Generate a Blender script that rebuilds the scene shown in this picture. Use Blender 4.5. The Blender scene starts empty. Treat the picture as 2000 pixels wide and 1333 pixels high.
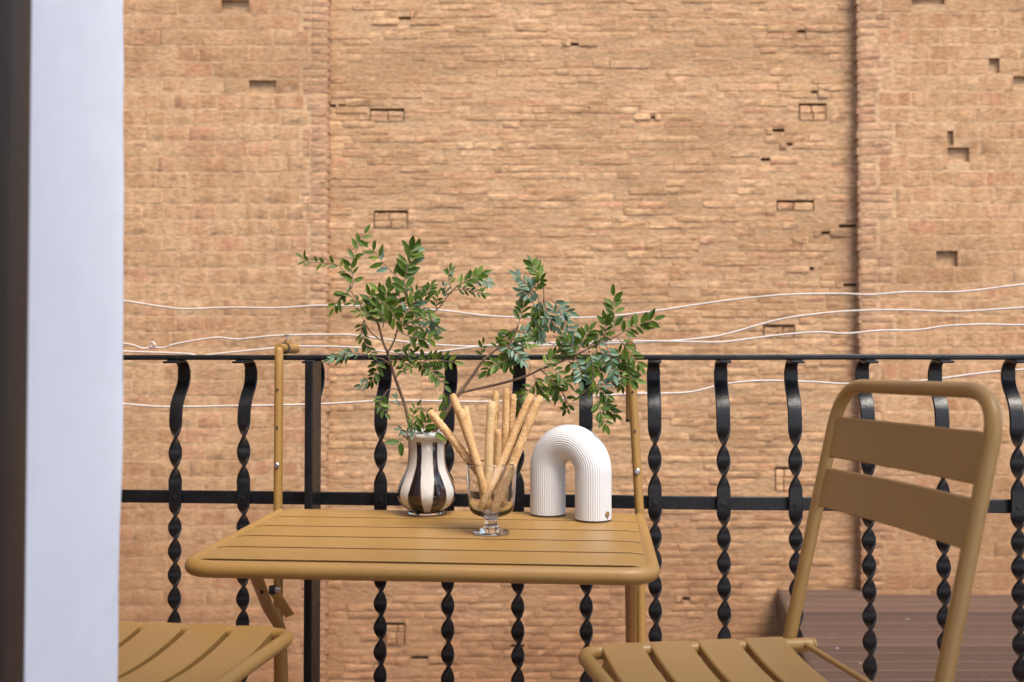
import bpy, bmesh, math, random
from mathutils import Vector, Matrix, noise
from math import radians, sin, cos, pi, atan2

# ------------------------------------------------------------------ camera, sky, sun, exposure
SC = bpy.context.scene
COL = SC.collection
F = 2050.0                                    # focal length in pixels of a 2000 px wide picture
PITCH = math.atan(48.5 / F)
CAMZ = 0.847
cam_d = bpy.data.cameras.new('camera'); cam = bpy.data.objects.new('camera', cam_d); COL.objects.link(cam)
cam.location = (0, 0, CAMZ); cam.rotation_euler = (pi / 2 + PITCH, 0, 0)
cam_d.sensor_width = 36; cam_d.lens = 36 * F / 2000; cam_d.clip_start = 0.02; cam_d.clip_end = 400
cam_d.dof.use_dof = True; cam_d.dof.focus_distance = 1.98; cam_d.dof.aperture_fstop = 5.0
cam_d.dof.aperture_blades = 9
SC.camera = cam

SUN_AZ, SUN_EL = radians(146), radians(58)    # compass angle from +Y towards +X, height
world = bpy.data.worlds.new('World'); SC.world = world; world.use_nodes = True
wn = world.node_tree
sky = wn.nodes.new('ShaderNodeTexSky'); sky.sky_type = 'NISHITA'; sky.sun_disc = False
sky.sun_elevation = SUN_EL; sky.sun_rotation = SUN_AZ; sky.air_density = 1.0; sky.dust_density = 2.5; sky.ozone_density = 1.0
wn.nodes['Background'].inputs['Strength'].default_value = 0.15
wn.links.new(sky.outputs[0], wn.nodes['Background'].inputs['Color'])
sd = bpy.data.lights.new('sun', 'SUN'); sd.energy = 2.7; sd.angle = radians(28); sd.color = (1.0, 0.93, 0.82)
so = bpy.data.objects.new('sun', sd); COL.objects.link(so)
to_sun = Vector((sin(SUN_AZ) * cos(SUN_EL), cos(SUN_AZ) * cos(SUN_EL), sin(SUN_EL)))
so.rotation_euler = to_sun.to_track_quat('Z', 'Y').to_euler(); so.location = (0, -3, 6)
vs = SC.view_settings
vs.view_transform = 'Standard'; vs.look = 'None'; vs.gamma = 1.0; vs.exposure = 0.93; vs.use_curve_mapping = False
SC.cycles.max_bounces = 16; SC.cycles.transmission_bounces = 16; SC.cycles.caustics_refractive = True
SC.cycles.use_denoising = True

# ------------------------------------------------------------------ helpers
def P(px, py, depth):
    """point of the place that lies `depth` metres in front of the camera on the sight line of a photo pixel"""
    u = (px - 1000) / F; v = (666.5 - py) / F
    d = Vector((u, cos(PITCH) - v * sin(PITCH), sin(PITCH) + v * cos(PITCH)))
    return Vector((0, 0, CAMZ)) + d * (depth / d.y)
def ray(px, py):
    return P(px, py, 1.0) - Vector((0, 0, CAMZ))

class MB:
    def __init__(s): s.v = []; s.f = []
    def add(s, vs_, fs_):
        o = len(s.v); s.v += [Vector(p) for p in vs_]; s.f += [tuple(i + o for i in f) for f in fs_]; return s
    def box(s, c, size, M=None, ch=0.0):
        c = Vector(c); x, y, z = [k / 2 for k in size]
        if ch <= 0:
            vs_ = [Vector((sx * x, sy * y, sz * z)) for sz in (-1, 1) for sy in (-1, 1) for sx in (-1, 1)]
            fs_ = [(0, 2, 3, 1), (4, 5, 7, 6), (0, 1, 5, 4), (2, 6, 7, 3), (0, 4, 6, 2), (1, 3, 7, 5)]
        else:
            bm = bmesh.new(); bmesh.ops.create_cube(bm, size=1)
            bmesh.ops.scale(bm, vec=(2 * x, 2 * y, 2 * z), verts=bm.verts)
            bmesh.ops.bevel(bm, geom=list(bm.edges), offset=ch, segments=2, affect='EDGES', profile=0.5)
            bm.verts.index_update()
            vs_ = [v.co.copy() for v in bm.verts]; fs_ = [tuple(v.index for v in f.verts) for f in bm.faces]; bm.free()
        if M is None: vs_ = [v + c for v in vs_]
        else: vs_ = [M @ (v + c) for v in vs_]
        return s.add(vs_, fs_)
    def rings(s, rs, closed=False, caps=True):
        n = len(rs[0]); vs_ = [p for r in rs for p in r]; fs_ = []
        m = len(rs)
        for i in range(m if closed else m - 1):
            for j in range(n):
                a = i * n + j; b = i * n + (j + 1) % n; c = ((i + 1) % m) * n + (j + 1) % n; d = ((i + 1) % m) * n + j
                fs_.append((a, b, c, d))
        if caps and not closed:
            fs_.append(tuple(reversed(range(n)))); fs_.append(tuple((m - 1) * n + j for j in range(n)))
        return s.add(vs_, fs_)
    def tube(s, path, r, n=12, caps=True, squash=1.0, up=None):
        path = [Vector(p) for p in path]; m = len(path)
        rr = r if isinstance(r, (list, tuple)) else [r] * m
        rs = []; prev = None
        for i in range(m):
            t = (path[min(i + 1, m - 1)] - path[max(i - 1, 0)]).normalized()
            if prev is None:
                a = Vector(up) if up is not None else (Vector((0, 0, 1)) if abs(t.z) < 0.9 else Vector((1, 0, 0)))
            else: a = prev
            a = (a - t * a.dot(t)).normalized(); prev = a; b = t.cross(a)
            rs.append([path[i] + a * (cos(2 * pi * k / n) * rr[i]) + b * (sin(2 * pi * k / n) * rr[i] * squash) for k in range(n)])
        return s.rings(rs, caps=caps)
    def lathe(s, prof, n=48, M=None, closed=False):
        rs = []
        for (r, z) in prof:
            rs.append([Vector((r * cos(2 * pi * k / n), r * sin(2 * pi * k / n), z)) for k in range(n)])
        if M is not None: rs = [[M @ p for p in r] for r in rs]
        return s.rings(rs, caps=not closed, closed=closed)
    def disc(s, c, nrm, r, h=0.002, n=16):
        nrm = Vector(nrm).normalized(); c = Vector(c)
        return s.tube([c, c + nrm * h * .7, c + nrm * h], [r, r, r * .75], n=n)
    def mesh(s, name, mat, o=Vector((0, 0, 0)), smooth=35):
        me = bpy.data.meshes.new(name); me.from_pydata([tuple(v - o) for v in s.v], [], s.f)
        bm = bmesh.new(); bm.from_mesh(me); bmesh.ops.recalc_face_normals(bm, faces=bm.faces); bm.to_mesh(me); bm.free()
        if smooth:
            me.polygons.foreach_set('use_smooth', [True] * len(me.polygons)); me.set_sharp_from_angle(angle=radians(smooth))
        if mat: me.materials.append(mat)
        return me
    def obj(s, name, mat, parent=None, o=None, smooth=35):
        if o is None: o = Vector(parent['_o']) if parent is not None else Vector((0, 0, 0))
        ob = bpy.data.objects.new(name, s.mesh(name, mat, o, smooth)); COL.objects.link(ob)
        if parent is not None: ob.parent = parent; ob['_o'] = list(o)
        else: ob.location = o
        return ob
def thing(name, label, cat, loc, group=None):
    e = bpy.data.objects.new(name, None); COL.objects.link(e); e.location = loc; e.empty_display_size = 0.05
    e['label'] = label; e['category'] = cat; e['_o'] = list(loc)
    if group: e['group'] = group
    return e
def tag(o, label, cat, group=None):
    o['label'] = label; o['category'] = cat
    if group: o['group'] = group
    return o
def inst(name, me, M, parent):
    ob = bpy.data.objects.new(name, me); COL.objects.link(ob); ob.parent = parent
    ob.matrix_basis = Matrix.Translation(-Vector(parent['_o'])) @ M
    return ob
def frame(o, x, y, z):
    return Matrix(((x.x, y.x, z.x, o.x), (x.y, y.y, z.y, o.y), (x.z, y.z, z.z, o.z), (0, 0, 0, 1)))
def fillet(pts, rad, n=7):
    pts = [Vector(p) for p in pts]; out = [pts[0]]
    for i in range(1, len(pts) - 1):
        a, b, c = pts[i - 1], pts[i], pts[i + 1]; u = (a - b).normalized(); w = (c - b).normalized()
        r = min(rad, (a - b).length * .49, (c - b).length * .49)
        p0, p1 = b + u * r, b + w * r
        for k in range(n + 1):
            t = k / n; out.append(p0 * (1 - t) ** 2 + b * 2 * t * (1 - t) + p1 * t ** 2)
    out.append(pts[-1]); return out
def spline(pts, n=8):
    pts = [Vector(p) for p in pts]
    if len(pts) < 3: return [pts[0].lerp(pts[-1], k / n) for k in range(n + 1)]
    q = [pts[0] * 2 - pts[1]] + pts + [pts[-1] * 2 - pts[-2]]; out = []
    for i in range(1, len(q) - 2):
        for k in range(n):
            t = k / n; a, b, c, d = q[i - 1], q[i], q[i + 1], q[i + 2]
            out.append(.5 * (2 * b + (c - a) * t + (2 * a - 5 * b + 4 * c - d) * t * t + (3 * b - a - 3 * c + d) * t ** 3))
    out.append(pts[-1]); return out

# ------------------------------------------------------------------ materials
def newmat(name):
    m = bpy.data.materials.new(name); m.use_nodes = True; nt = m.node_tree
    return m, nt, nt.nodes['Principled BSDF']
def N(nt, t, **kw):
    n = nt.nodes.new(t)
    for k, v in kw.items():
        if hasattr(n, k) and not k[0].isupper(): setattr(n, k, v)
        else: n.inputs[k.replace('_', ' ')].default_value = v
    return n
def ramp(nt, stops):
    r = nt.nodes.new('ShaderNodeValToRGB'); e = r.color_ramp.elements
    while len(e) < len(stops): e.new(0.5)
    for i, (p, c) in enumerate(stops): e[i].position = p; e[i].color = (*c, 1)
    return r
def coord(nt, kind='Object', scale=None):
    tc = nt.nodes.new('ShaderNodeTexCoord'); out = tc.outputs[kind]
    if scale is not None:
        mp = nt.nodes.new('ShaderNodeMapping'); mp.inputs['Scale'].default_value = scale; nt.links.new(out, mp.inputs['Vector']); out = mp.outputs[0]
    return out
def wpos(nt, scale=None):
    g = nt.nodes.new('ShaderNodeNewGeometry'); out = g.outputs['Position']
    if scale is not None:
        mp = nt.nodes.new('ShaderNodeMapping'); mp.inputs['Scale'].default_value = scale; nt.links.new(out, mp.inputs['Vector']); out = mp.outputs[0]
    return out
def mixc(nt, fac, a, b, mode='MIX'):
    m = nt.nodes.new('ShaderNodeMix'); m.data_type = 'RGBA'; m.blend_type = mode
    for s_, v in ((0, fac), (6, a), (7, b)):
        if hasattr(v, 'links'): nt.links.new(v, m.inputs[s_])
        else: m.inputs[s_].default_value = v if s_ == 0 else (*v, 1)
    return m.outputs[2]
def bump(nt, bs, h, strength, dist):
    b = N(nt, 'ShaderNodeBump', Strength=strength, Distance=dist); nt.links.new(h, b.inputs['Height']); nt.links.new(b.outputs[0], bs.inputs['Normal']); return b
def paint(name, c1, c2, rough, nscale=6, bscale=400, bstr=.08, spec=.5, bdist=.0006, metallic=0.0):
    m, nt, bs = newmat(name)
    n1 = N(nt, 'ShaderNodeTexNoise', Scale=nscale, Detail=5.0); nt.links.new(wpos(nt), n1.inputs['Vector'])
    r = ramp(nt, [(.35, c1), (.65, c2)]); nt.links.new(n1.outputs[0], r.inputs[0]); nt.links.new(r.outputs[0], bs.inputs['Base Color'])
    n2 = N(nt, 'ShaderNodeTexNoise', Scale=bscale, Detail=3.0); nt.links.new(wpos(nt), n2.inputs['Vector'])
    bump(nt, bs, n2.outputs[0], bstr, bdist)
    rr = N(nt, 'ShaderNodeMapRange', From_Min=.3, From_Max=.7, To_Min=rough - .06, To_Max=rough + .06)
    nt.links.new(n1.outputs[0], rr.inputs[0]); nt.links.new(rr.outputs[0], bs.inputs['Roughness'])
    bs.inputs['Specular IOR Level'].default_value = spec; bs.inputs['Metallic'].default_value = metallic
    return m
M_OCHRE = paint('ochre_powder_coat', (.290, .162, .044), (.318, .178, .050), .43, 5, 900, .06)
M_IRON = paint('black_iron_paint', (.0045, .005, .0068), (.0075, .008, .0105), .38, 40, 130, .34, .42, .0018)
M_STEEL = paint('zinc_bolt', (.55, .55, .56), (.62, .62, .62), .3, metallic=1.0)
M_RUBBER = paint('black_rubber', (.012, .011, .010), (.016, .015, .014), .6)
M_PLASTER = paint('white_plaster', (.84, .875, .925), (.885, .91, .95), .85, 6, 26, .35, .3, .006)
M_FRAME = paint('brown_frame', (.036, .024, .016), (.046, .031, .021), .5, 12)
M_CORD = paint('white_cord', (.46, .41, .37), (.56, .51, .47), .8, 60, 600, .3)
M_FLOOR = paint('terracotta_floor', (.30, .15, .09), (.36, .19, .12), .7, 8)
M_GROUND = paint('courtyard_ground', (.10, .07, .055), (.13, .09, .07), .9, 3)
M_LAMP = paint('white_lamp', (.595, .60, .615), (.615, .62, .635), .42, 8, 500, .02, .4)
M_BRASS = paint('brass_emblem', (.38, .25, .09), (.46, .31, .12), .4, 300, metallic=.6)
M_DARKMARK = paint('dark_mark', (.05, .035, .02), (.06, .04, .03), .6)
M_STEM = paint('brown_bark', (.115, .065, .040), (.20, .13, .085), .7, 70, 300, .4)
M_STEMCUT = paint('pale_bark', (.26, .23, .15), (.20, .16, .10), .7, 70, 300, .4)

def brick_material(name, stops, streak, mottling, bumpd, rough=.93, pale=(.58, .375, .215)):
    m, nt, bs = newmat(name)
    g = nt.nodes.new('ShaderNodeNewGeometry'); oi = nt.nodes.new('ShaderNodeObjectInfo')
    ad = N(nt, 'ShaderNodeMath', operation='ADD'); nt.links.new(g.outputs['Random Per Island'], ad.inputs[0]); nt.links.new(oi.outputs['Random'], ad.inputs[1])
    fr = N(nt, 'ShaderNodeMath', operation='FRACT'); nt.links.new(ad.outputs[0], fr.inputs[0])
    r = ramp(nt, stops); nt.links.new(fr.outputs[0], r.inputs[0])
    n1 = N(nt, 'ShaderNodeTexNoise', Scale=1.0, Detail=6.0, Roughness=.62); nt.links.new(wpos(nt, streak), n1.inputs['Vector'])
    f1 = N(nt, 'ShaderNodeMapRange', From_Min=.40, From_Max=.66, To_Min=0.0, To_Max=mottling); f1.clamp = True; nt.links.new(n1.outputs[0], f1.inputs[0])
    c = mixc(nt, f1.outputs[0], r.outputs[0], pale)
    n2 = N(nt, 'ShaderNodeTexNoise', Scale=1.0, Detail=5.0, Roughness=.6); nt.links.new(wpos(nt, (1.1, 1.1, 2.6)), n2.inputs['Vector'])
    f2 = N(nt, 'ShaderNodeMapRange', From_Min=.44, From_Max=.66, To_Min=0.0, To_Max=.50); nt.links.new(n2.outputs[0], f2.inputs[0])
    c = mixc(nt, f2.outputs[0], c, (.29, .165, .082))
    n4 = N(nt, 'ShaderNodeTexNoise', Scale=1.0, Detail=4.0); nt.links.new(wpos(nt, (8, 8, 30)), n4.inputs['Vector'])
    f4 = N(nt, 'ShaderNodeMapRange', From_Min=.60, From_Max=.74, To_Min=0.0, To_Max=.6); nt.links.new(n4.outputs[0], f4.inputs[0])
    c = mixc(nt, f4.outputs[0], c, (.17, .105, .06))
    n6 = N(nt, 'ShaderNodeTexNoise', Scale=1.0, Detail=6.0, Roughness=.7); nt.links.new(wpos(nt, (26, 26, 70)), n6.inputs['Vector'])
    f6 = N(nt, 'ShaderNodeMapRange', From_Min=.30, From_Max=.70, To_Min=.62, To_Max=1.30); nt.links.new(n6.outputs[0], f6.inputs[0])
    gr = nt.nodes.new('ShaderNodeCombineColor')
    for q in range(3): nt.links.new(f6.outputs[0], gr.inputs[q])
    c = mixc(nt, 1.0, c, gr.outputs[0], 'MULTIPLY')
    # less lime low on the wall; the courtyard's dimmer light below is painted in
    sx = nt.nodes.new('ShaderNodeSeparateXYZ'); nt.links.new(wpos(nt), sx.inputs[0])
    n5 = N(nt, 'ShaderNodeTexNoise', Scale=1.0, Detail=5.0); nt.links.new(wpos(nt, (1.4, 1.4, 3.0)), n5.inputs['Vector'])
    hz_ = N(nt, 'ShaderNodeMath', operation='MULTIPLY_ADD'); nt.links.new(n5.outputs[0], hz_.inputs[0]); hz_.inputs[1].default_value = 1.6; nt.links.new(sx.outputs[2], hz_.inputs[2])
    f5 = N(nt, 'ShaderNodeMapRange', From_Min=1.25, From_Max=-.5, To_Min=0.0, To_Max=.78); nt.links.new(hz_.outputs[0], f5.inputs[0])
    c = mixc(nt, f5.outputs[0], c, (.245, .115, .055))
    nt.links.new(c, bs.inputs['Base Color'])
    n3 = N(nt, 'ShaderNodeTexNoise', Scale=1.0, Detail=7.0, Roughness=.65); nt.links.new(wpos(nt, (22, 22, 55)), n3.inputs['Vector'])
    bump(nt, bs, n3.outputs[0], .8, bumpd)
    bs.inputs['Roughness'].default_value = rough; bs.inputs['Specular IOR Level'].default_value = .2
    return m
TAN = [(0.0, (.33, .176, .083)), (.30, (.41, .230, .114)), (.55, (.45, .262, .134)), (.72, (.36, .190, .096)), (.86, (.44, .207, .112)), (1.0, (.54, .335, .185))]
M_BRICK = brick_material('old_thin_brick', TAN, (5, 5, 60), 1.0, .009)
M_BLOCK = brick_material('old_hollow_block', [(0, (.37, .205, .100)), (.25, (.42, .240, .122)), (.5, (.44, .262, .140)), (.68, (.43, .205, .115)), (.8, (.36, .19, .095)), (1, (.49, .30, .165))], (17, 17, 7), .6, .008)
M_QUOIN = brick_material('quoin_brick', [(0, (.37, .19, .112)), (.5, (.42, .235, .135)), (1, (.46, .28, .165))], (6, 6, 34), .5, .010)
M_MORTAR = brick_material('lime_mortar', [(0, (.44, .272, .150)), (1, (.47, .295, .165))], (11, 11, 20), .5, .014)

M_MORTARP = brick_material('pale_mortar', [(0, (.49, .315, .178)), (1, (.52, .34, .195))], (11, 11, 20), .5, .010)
def plank_material():
    m, nt, bs = newmat('deck_wood')
    oi = nt.nodes.new('ShaderNodeObjectInfo')
    r = ramp(nt, [(0, (.070, .038, .023)), (.5, (.100, .055, .034)), (1, (.140, .079, .050))]); nt.links.new(oi.outputs['Random'], r.inputs[0])
    n1 = N(nt, 'ShaderNodeTexNoise', Scale=1.0, Detail=6.0); nt.links.new(wpos(nt, (3, 40, 40)), n1.inputs['Vector'])
    f = N(nt, 'ShaderNodeMapRange', From_Min=.35, From_Max=.7, To_Min=.0, To_Max=.6); nt.links.new(n1.outputs[0], f.inputs[0])
    c = mixc(nt, f.outputs[0], r.outputs[0], (.085, .047, .037))
    n2 = N(nt, 'ShaderNodeTexNoise', Scale=1.0, Detail=1.0); nt.links.new(wpos(nt, (14, 14, 14)), n2.inputs['Vector'])
    f2 = N(nt, 'ShaderNodeMapRange', From_Min=.765, From_Max=.79, To_Min=.0, To_Max=.7); nt.links.new(n2.outputs[0], f2.inputs[0])
    c = mixc(nt, f2.outputs[0], c, (.5, .46, .44))
    nt.links.new(c, bs.inputs['Base Color']); bump(nt, bs, n1.outputs[0], .4, .004); bs.inputs['Roughness'].default_value = .7
    return m
M_PLANK = plank_material()

def leaf_material(name, c0, c1, c2, rough, spec, trans):
    m, nt, bs = newmat(name)
    g = nt.nodes.new('ShaderNodeNewGeometry'); oi = nt.nodes.new('ShaderNodeObjectInfo')
    ad = N(nt, 'ShaderNodeMath', operation='ADD'); nt.links.new(g.outputs['Random Per Island'], ad.inputs[0]); nt.links.new(oi.outputs['Random'], ad.inputs[1])
    fr = N(nt, 'ShaderNodeMath', operation='FRACT'); nt.links.new(ad.outputs[0], fr.inputs[0])
    r = ramp(nt, [(0, c0), (.6, c1), (1, c2)]); nt.links.new(fr.outputs[0], r.inputs[0])
    n = N(nt, 'ShaderNodeTexNoise', Scale=120.0, Detail=4.0); nt.links.new(wpos(nt), n.inputs['Vector'])
    f = N(nt, 'ShaderNodeMapRange', From_Min=.35, From_Max=.7, To_Min=0.0, To_Max=.35); nt.links.new(n.outputs[0], f.inputs[0])
    c = mixc(nt, f.outputs[0], r.outputs[0], tuple(k * .6 for k in c0))
    nt.links.new(c, bs.inputs['Base Color']); bs.inputs['Roughness'].default_value = rough; bs.inputs['Specular IOR Level'].default_value = spec
    tr = nt.nodes.new('ShaderNodeBsdfTranslucent'); nt.links.new(c, tr.inputs[0])
    mx = N(nt, 'ShaderNodeMixShader'); mx.inputs[0].default_value = trans
    nt.links.new(bs.outputs[0], mx.inputs[1]); nt.links.new(tr.outputs[0], mx.inputs[2])
    nt.links.new(mx.outputs[0], nt.nodes['Material Output'].inputs['Surface'])
    return m
M_LEAF = leaf_material('green_leaf', (.040, .082, .007), (.066, .122, .011), (.145, .215, .030), .46, .32, .25)
M_LEAFB = leaf_material('grey_green_leaf', (.065, .135, .070), (.105, .195, .120), (.17, .275, .215), .45, .5, .2)

def glass_material():
    m, nt, bs = newmat('clear_glass')
    bs.inputs['Base Color'].default_value = (.995, 1.0, .998, 1); bs.inputs['Roughness'].default_value = 0.0
    bs.inputs['Transmission Weight'].default_value = 1.0; bs.inputs['IOR'].default_value = 1.48
    return m
M_GLASS = glass_material()

def vase_material():
    m, nt, bs = newmat('striped_vase_glass')
    tc = nt.nodes.new('ShaderNodeTexCoord'); sp = nt.nodes.new('ShaderNodeSeparateXYZ'); nt.links.new(tc.outputs['Object'], sp.inputs[0])
    at = N(nt, 'ShaderNodeMath', operation='ARCTAN2'); nt.links.new(sp.outputs[0], at.inputs[0])
    ng = N(nt, 'ShaderNodeMath', operation='MULTIPLY'); nt.links.new(sp.outputs[1], ng.inputs[0]); ng.inputs[1].default_value = -1
    nt.links.new(ng.outputs[0], at.inputs[1])                               # 0 towards the viewer side, grows to the right
    nz = N(nt, 'ShaderNodeTexNoise', Scale=22.0, Detail=2.0); nt.links.new(tc.outputs['Object'], nz.inputs['Vector'])
    wob = N(nt, 'ShaderNodeMath', operation='MULTIPLY_ADD'); nt.links.new(nz.outputs[0], wob.inputs[0]); wob.inputs[1].default_value = .14; nt.links.new(at.outputs[0], wob.inputs[2])
    ph = N(nt, 'ShaderNodeMath', operation='MULTIPLY_ADD'); nt.links.new(wob.outputs[0], ph.inputs[0]); ph.inputs[1].default_value = 7 / (2 * pi); ph.inputs[2].default_value = 10.0 - .22 - .14 * .5 * 7 / (2 * pi)
    fr = N(nt, 'ShaderNodeMath', operation='FRACT'); nt.links.new(ph.outputs[0], fr.inputs[0])
    sb = N(nt, 'ShaderNodeMath', operation='SUBTRACT'); nt.links.new(fr.outputs[0], sb.inputs[0]); sb.inputs[1].default_value = .5
    ab = N(nt, 'ShaderNodeMath', operation='ABSOLUTE'); nt.links.new(sb.outputs[0], ab.inputs[0])     # 0 at stripe centre
    wd = N(nt, 'ShaderNodeMapRange', From_Min=.10, From_Max=.02, To_Min=.165, To_Max=.32); nt.links.new(sp.outputs[2], wd.inputs[0])
    df = N(nt, 'ShaderNodeMath', operation='SUBTRACT'); nt.links.new(wd.outputs[0], df.inputs[0]); nt.links.new(ab.outputs[0], df.inputs[1])
    st = N(nt, 'ShaderNodeMapRange', From_Min=-.02, From_Max=.03, To_Min=0.0, To_Max=1.0); nt.links.new(df.outputs[0], st.inputs[0])
    rim = N(nt, 'ShaderNodeMapRange', From_Min=.147, From_Max=.150, To_Min=1.0, To_Max=0.0); nt.links.new(sp.outputs[2], rim.inputs[0])
    st2 = N(nt, 'ShaderNodeMath', operation='MULTIPLY'); nt.links.new(st.outputs[0], st2.inputs[0]); nt.links.new(rim.outputs[0], st2.inputs[1])
    n2 = N(nt, 'ShaderNodeTexNoise', Scale=1.0, Detail=3.0); nt.links.new(coord(nt, 'Object', (60, 60, 12)), n2.inputs['Vector'])
    amb = N(nt, 'ShaderNodeMapRange', From_Min=.50, From_Max=.68, To_Min=0.0, To_Max=1.0); nt.links.new(n2.outputs[0], amb.inputs[0])
    dark = mixc(nt, amb.outputs[0], (.006, .003, .004), (.060, .015, .008))
    cream = mixc(nt, n2.outputs[0], (.60, .57, .53), (.46, .43, .40))
    c = mixc(nt, st2.outputs[0], cream, dark)
    nt.links.new(c, bs.inputs['Base Color']); bs.inputs['Roughness'].default_value = .07
    bs.inputs['Coat Weight'].default_value = .8; bs.inputs['Coat Roughness'].default_value = .02
    bs.inputs['Specular IOR Level'].default_value = .6
    return m
M_VASE = vase_material()
def bread_material(name, a, b, c_):
    m, nt, bs = newmat(name)
    n1 = N(nt, 'ShaderNodeTexNoise', Scale=38.0, Detail=8.0, Roughness=.7); nt.links.new(wpos(nt), n1.inputs['Vector'])
    r = ramp(nt, [(.30, a), (.5, b), (.72, c_)]); nt.links.new(n1.outputs[0], r.inputs[0])
    nt.links.new(r.outputs[0], bs.inputs['Base Color'])
    n2 = N(nt, 'ShaderNodeTexNoise', Scale=330.0, Detail=5.0); nt.links.new(wpos(nt), n2.inputs['Vector'])
    bump(nt, bs, n2.outputs[0], .8, .003); bs.inputs['Roughness'].default_value = .75
    bs.inputs['Subsurface Weight'].default_value = .08; bs.inputs['Subsurface Radius'].default_value = (.004, .002, .001)
    return m
M_BREAD = bread_material('baked_bread', (.38, .185, .065), (.58, .355, .16), (.68, .47, .25))
M_BREADP = bread_material('pale_baked_bread', (.50, .31, .13), (.62, .43, .22), (.68, .51, .29))
M_SEED = paint('sesame_seed', (.72, .56, .36), (.80, .66, .46), .6, 200)

# ------------------------------------------------------------------ the setting
g = MB(); g.box((0, 4, -2.25), (80, 80, .1)); go = g.obj('ground', M_GROUND); go['kind'] = 'structure'
b = MB(); b.box((.3, 1.05, -.07), (4.2, 2.80, .14), ch=.01); bo = b.obj('balcony_floor', M_FLOOR); bo['kind'] = 'structure'

# ------------------------------------------------------------------ brick wall far across the courtyard
rng = random.Random(11)
WY = 7.0; PIER = 0.080
XL, XR = P(637, 600, WY - PIER).x, P(1682, 600, WY - PIER).x       # pier corners
Z0, Z1 = -2.2, 3.75
K = WY / F
bw = thing('brick_wall', 'tall weathered tan brick wall with a set-back panel between two piers', 'wall', Vector((0, WY, Z0)))

def unit_brick(seed, nx=6, nz=4, worn=.5):
    r_ = random.Random(seed); vs_ = []; fs_ = []
    xs = [-.5, -.482] + [-.482 + .964 * k / (nx - 3) for k in range(1, nx - 3)] + [.482, .5]
    zs = [-.5, -.42] + [-.42 + .84 * k / (nz - 3) for k in range(1, nz - 3)] + [.42, .5]
    for j, z in enumerate(zs):
        for i, x in enumerate(xs):
            edge = i in (0, nx - 1) or j in (0, nz - 1)
            y = (-.62 + r_.uniform(-.3, .3)) if edge else -1 + r_.uniform(-.12, .22) * worn * 2
            vs_.append((x + r_.uniform(-.014, .014), y, z + r_.uniform(-.06, .06) * (1.0 if edge else .7)))
    for j in range(nz - 1):
        for i in range(nx - 1): a = j * nx + i; fs_.append((a, a + 1, a + nx + 1, a + nx))
    ring = [i for i in range(nx)] + [j * nx + nx - 1 for j in range(1, nz)] + [(nz - 1) * nx + i for i in range(nx - 2, -1, -1)] + [j * nx for j in range(nz - 2, 0, -1)]
    o = len(vs_)
    for i in ring: vs_.append((vs_[i][0], .35, vs_[i][2]))
    n = len(ring)
    for k in range(n): fs_.append((ring[k], o + k, o + (k + 1) % n, ring[(k + 1) % n]))
    return vs_, fs_
TPL = [unit_brick(s) for s in range(10)]
TPB = [unit_brick(100 + s, worn=.25) for s in range(10)]

def backing(x0, x1, z0, z1, y, holes, depth=.07):
    """mortar sheet with real rectangular cavities"""
    m = MB(); xs = sorted({x0, x1, *[h[0] for h in holes], *[h[1] for h in holes]}); zs = sorted({z0, z1, *[h[2] for h in holes], *[h[3] for h in holes]})
    for i in range(len(xs) - 1):
        for j in range(len(zs) - 1):
            cx, cz = (xs[i] + xs[i + 1]) / 2, (zs[j] + zs[j + 1]) / 2
            if any(h[0] < cx < h[1] and h[2] < cz < h[3] for h in holes): continue
            m.add([(xs[i], y, zs[j]), (xs[i + 1], y, zs[j]), (xs[i + 1], y, zs[j + 1]), (xs[i], y, zs[j + 1])], [(0, 1, 2, 3)])
    for (a, b_, c, d) in holes:
        q = y + depth; m.add([(a, y, c), (b_, y, c), (b_, y, d), (a, y, d), (a, q, c), (b_, q, c), (b_, q, d), (a, q, d)],
                             [(4, 5, 6, 7), (0, 1, 5, 4), (3, 7, 6, 2), (0, 4, 7, 3), (1, 2, 6, 5)])
    return m
def hole_px(x0, x1, y0, y1, depth): a = P(x0, y1, depth); c = P(x1, y0, depth); return (a.x, c.x, a.z, c.z)

class Course:
    def __init__(s): s.items = []
    def put(s, x0, x1, z0, z1, d, y, kind): s.items.append((x0, x1, z0, z1, d, y, kind))
def overlap(h, x0, x1, z0, z1): return x0 < h[1] - .002 and x1 > h[0] + .002 and z0 < h[3] - .002 and z1 > h[2] + .002

# putlog holes of the central panel: closed up with loose bits of brick that leave an open joint above and beside
PUT = [(722, 790, 212, 238), (1560, 1614, 202, 236), (730, 797, 411, 447), (1516, 1590, 391, 412), (1490, 1552, 634, 660), (1513, 1553, 912, 960), (752, 792, 1216, 1262)]
holesC = [hole_px(a, b_, c, d, WY) for (a, b_, c, d) in PUT]
pits = []
for (x, y, w) in [(790, 36, 24), (1122, 87, 16), (1565, 62, 16), (1592, 60, 10), (1590, 180, 14), (1520, 255, 24), (1542, 282, 11), (1275, 230, 9),
                  (650, 207, 12), (668, 207, 14), (1495, 312, 18), (1612, 455, 18), (1655, 442, 34), (1660, 557, 28), (1585, 525, 10), (1340, 1170, 14), (1010, 1262, 26), (820, 1285, 34)]:
    pits.append(hole_px(x - w / 2, x + w / 2, y - 3.2, y + 3.2, WY))
cH = .0490
center = Course(); z = Z0; row = 0
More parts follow.
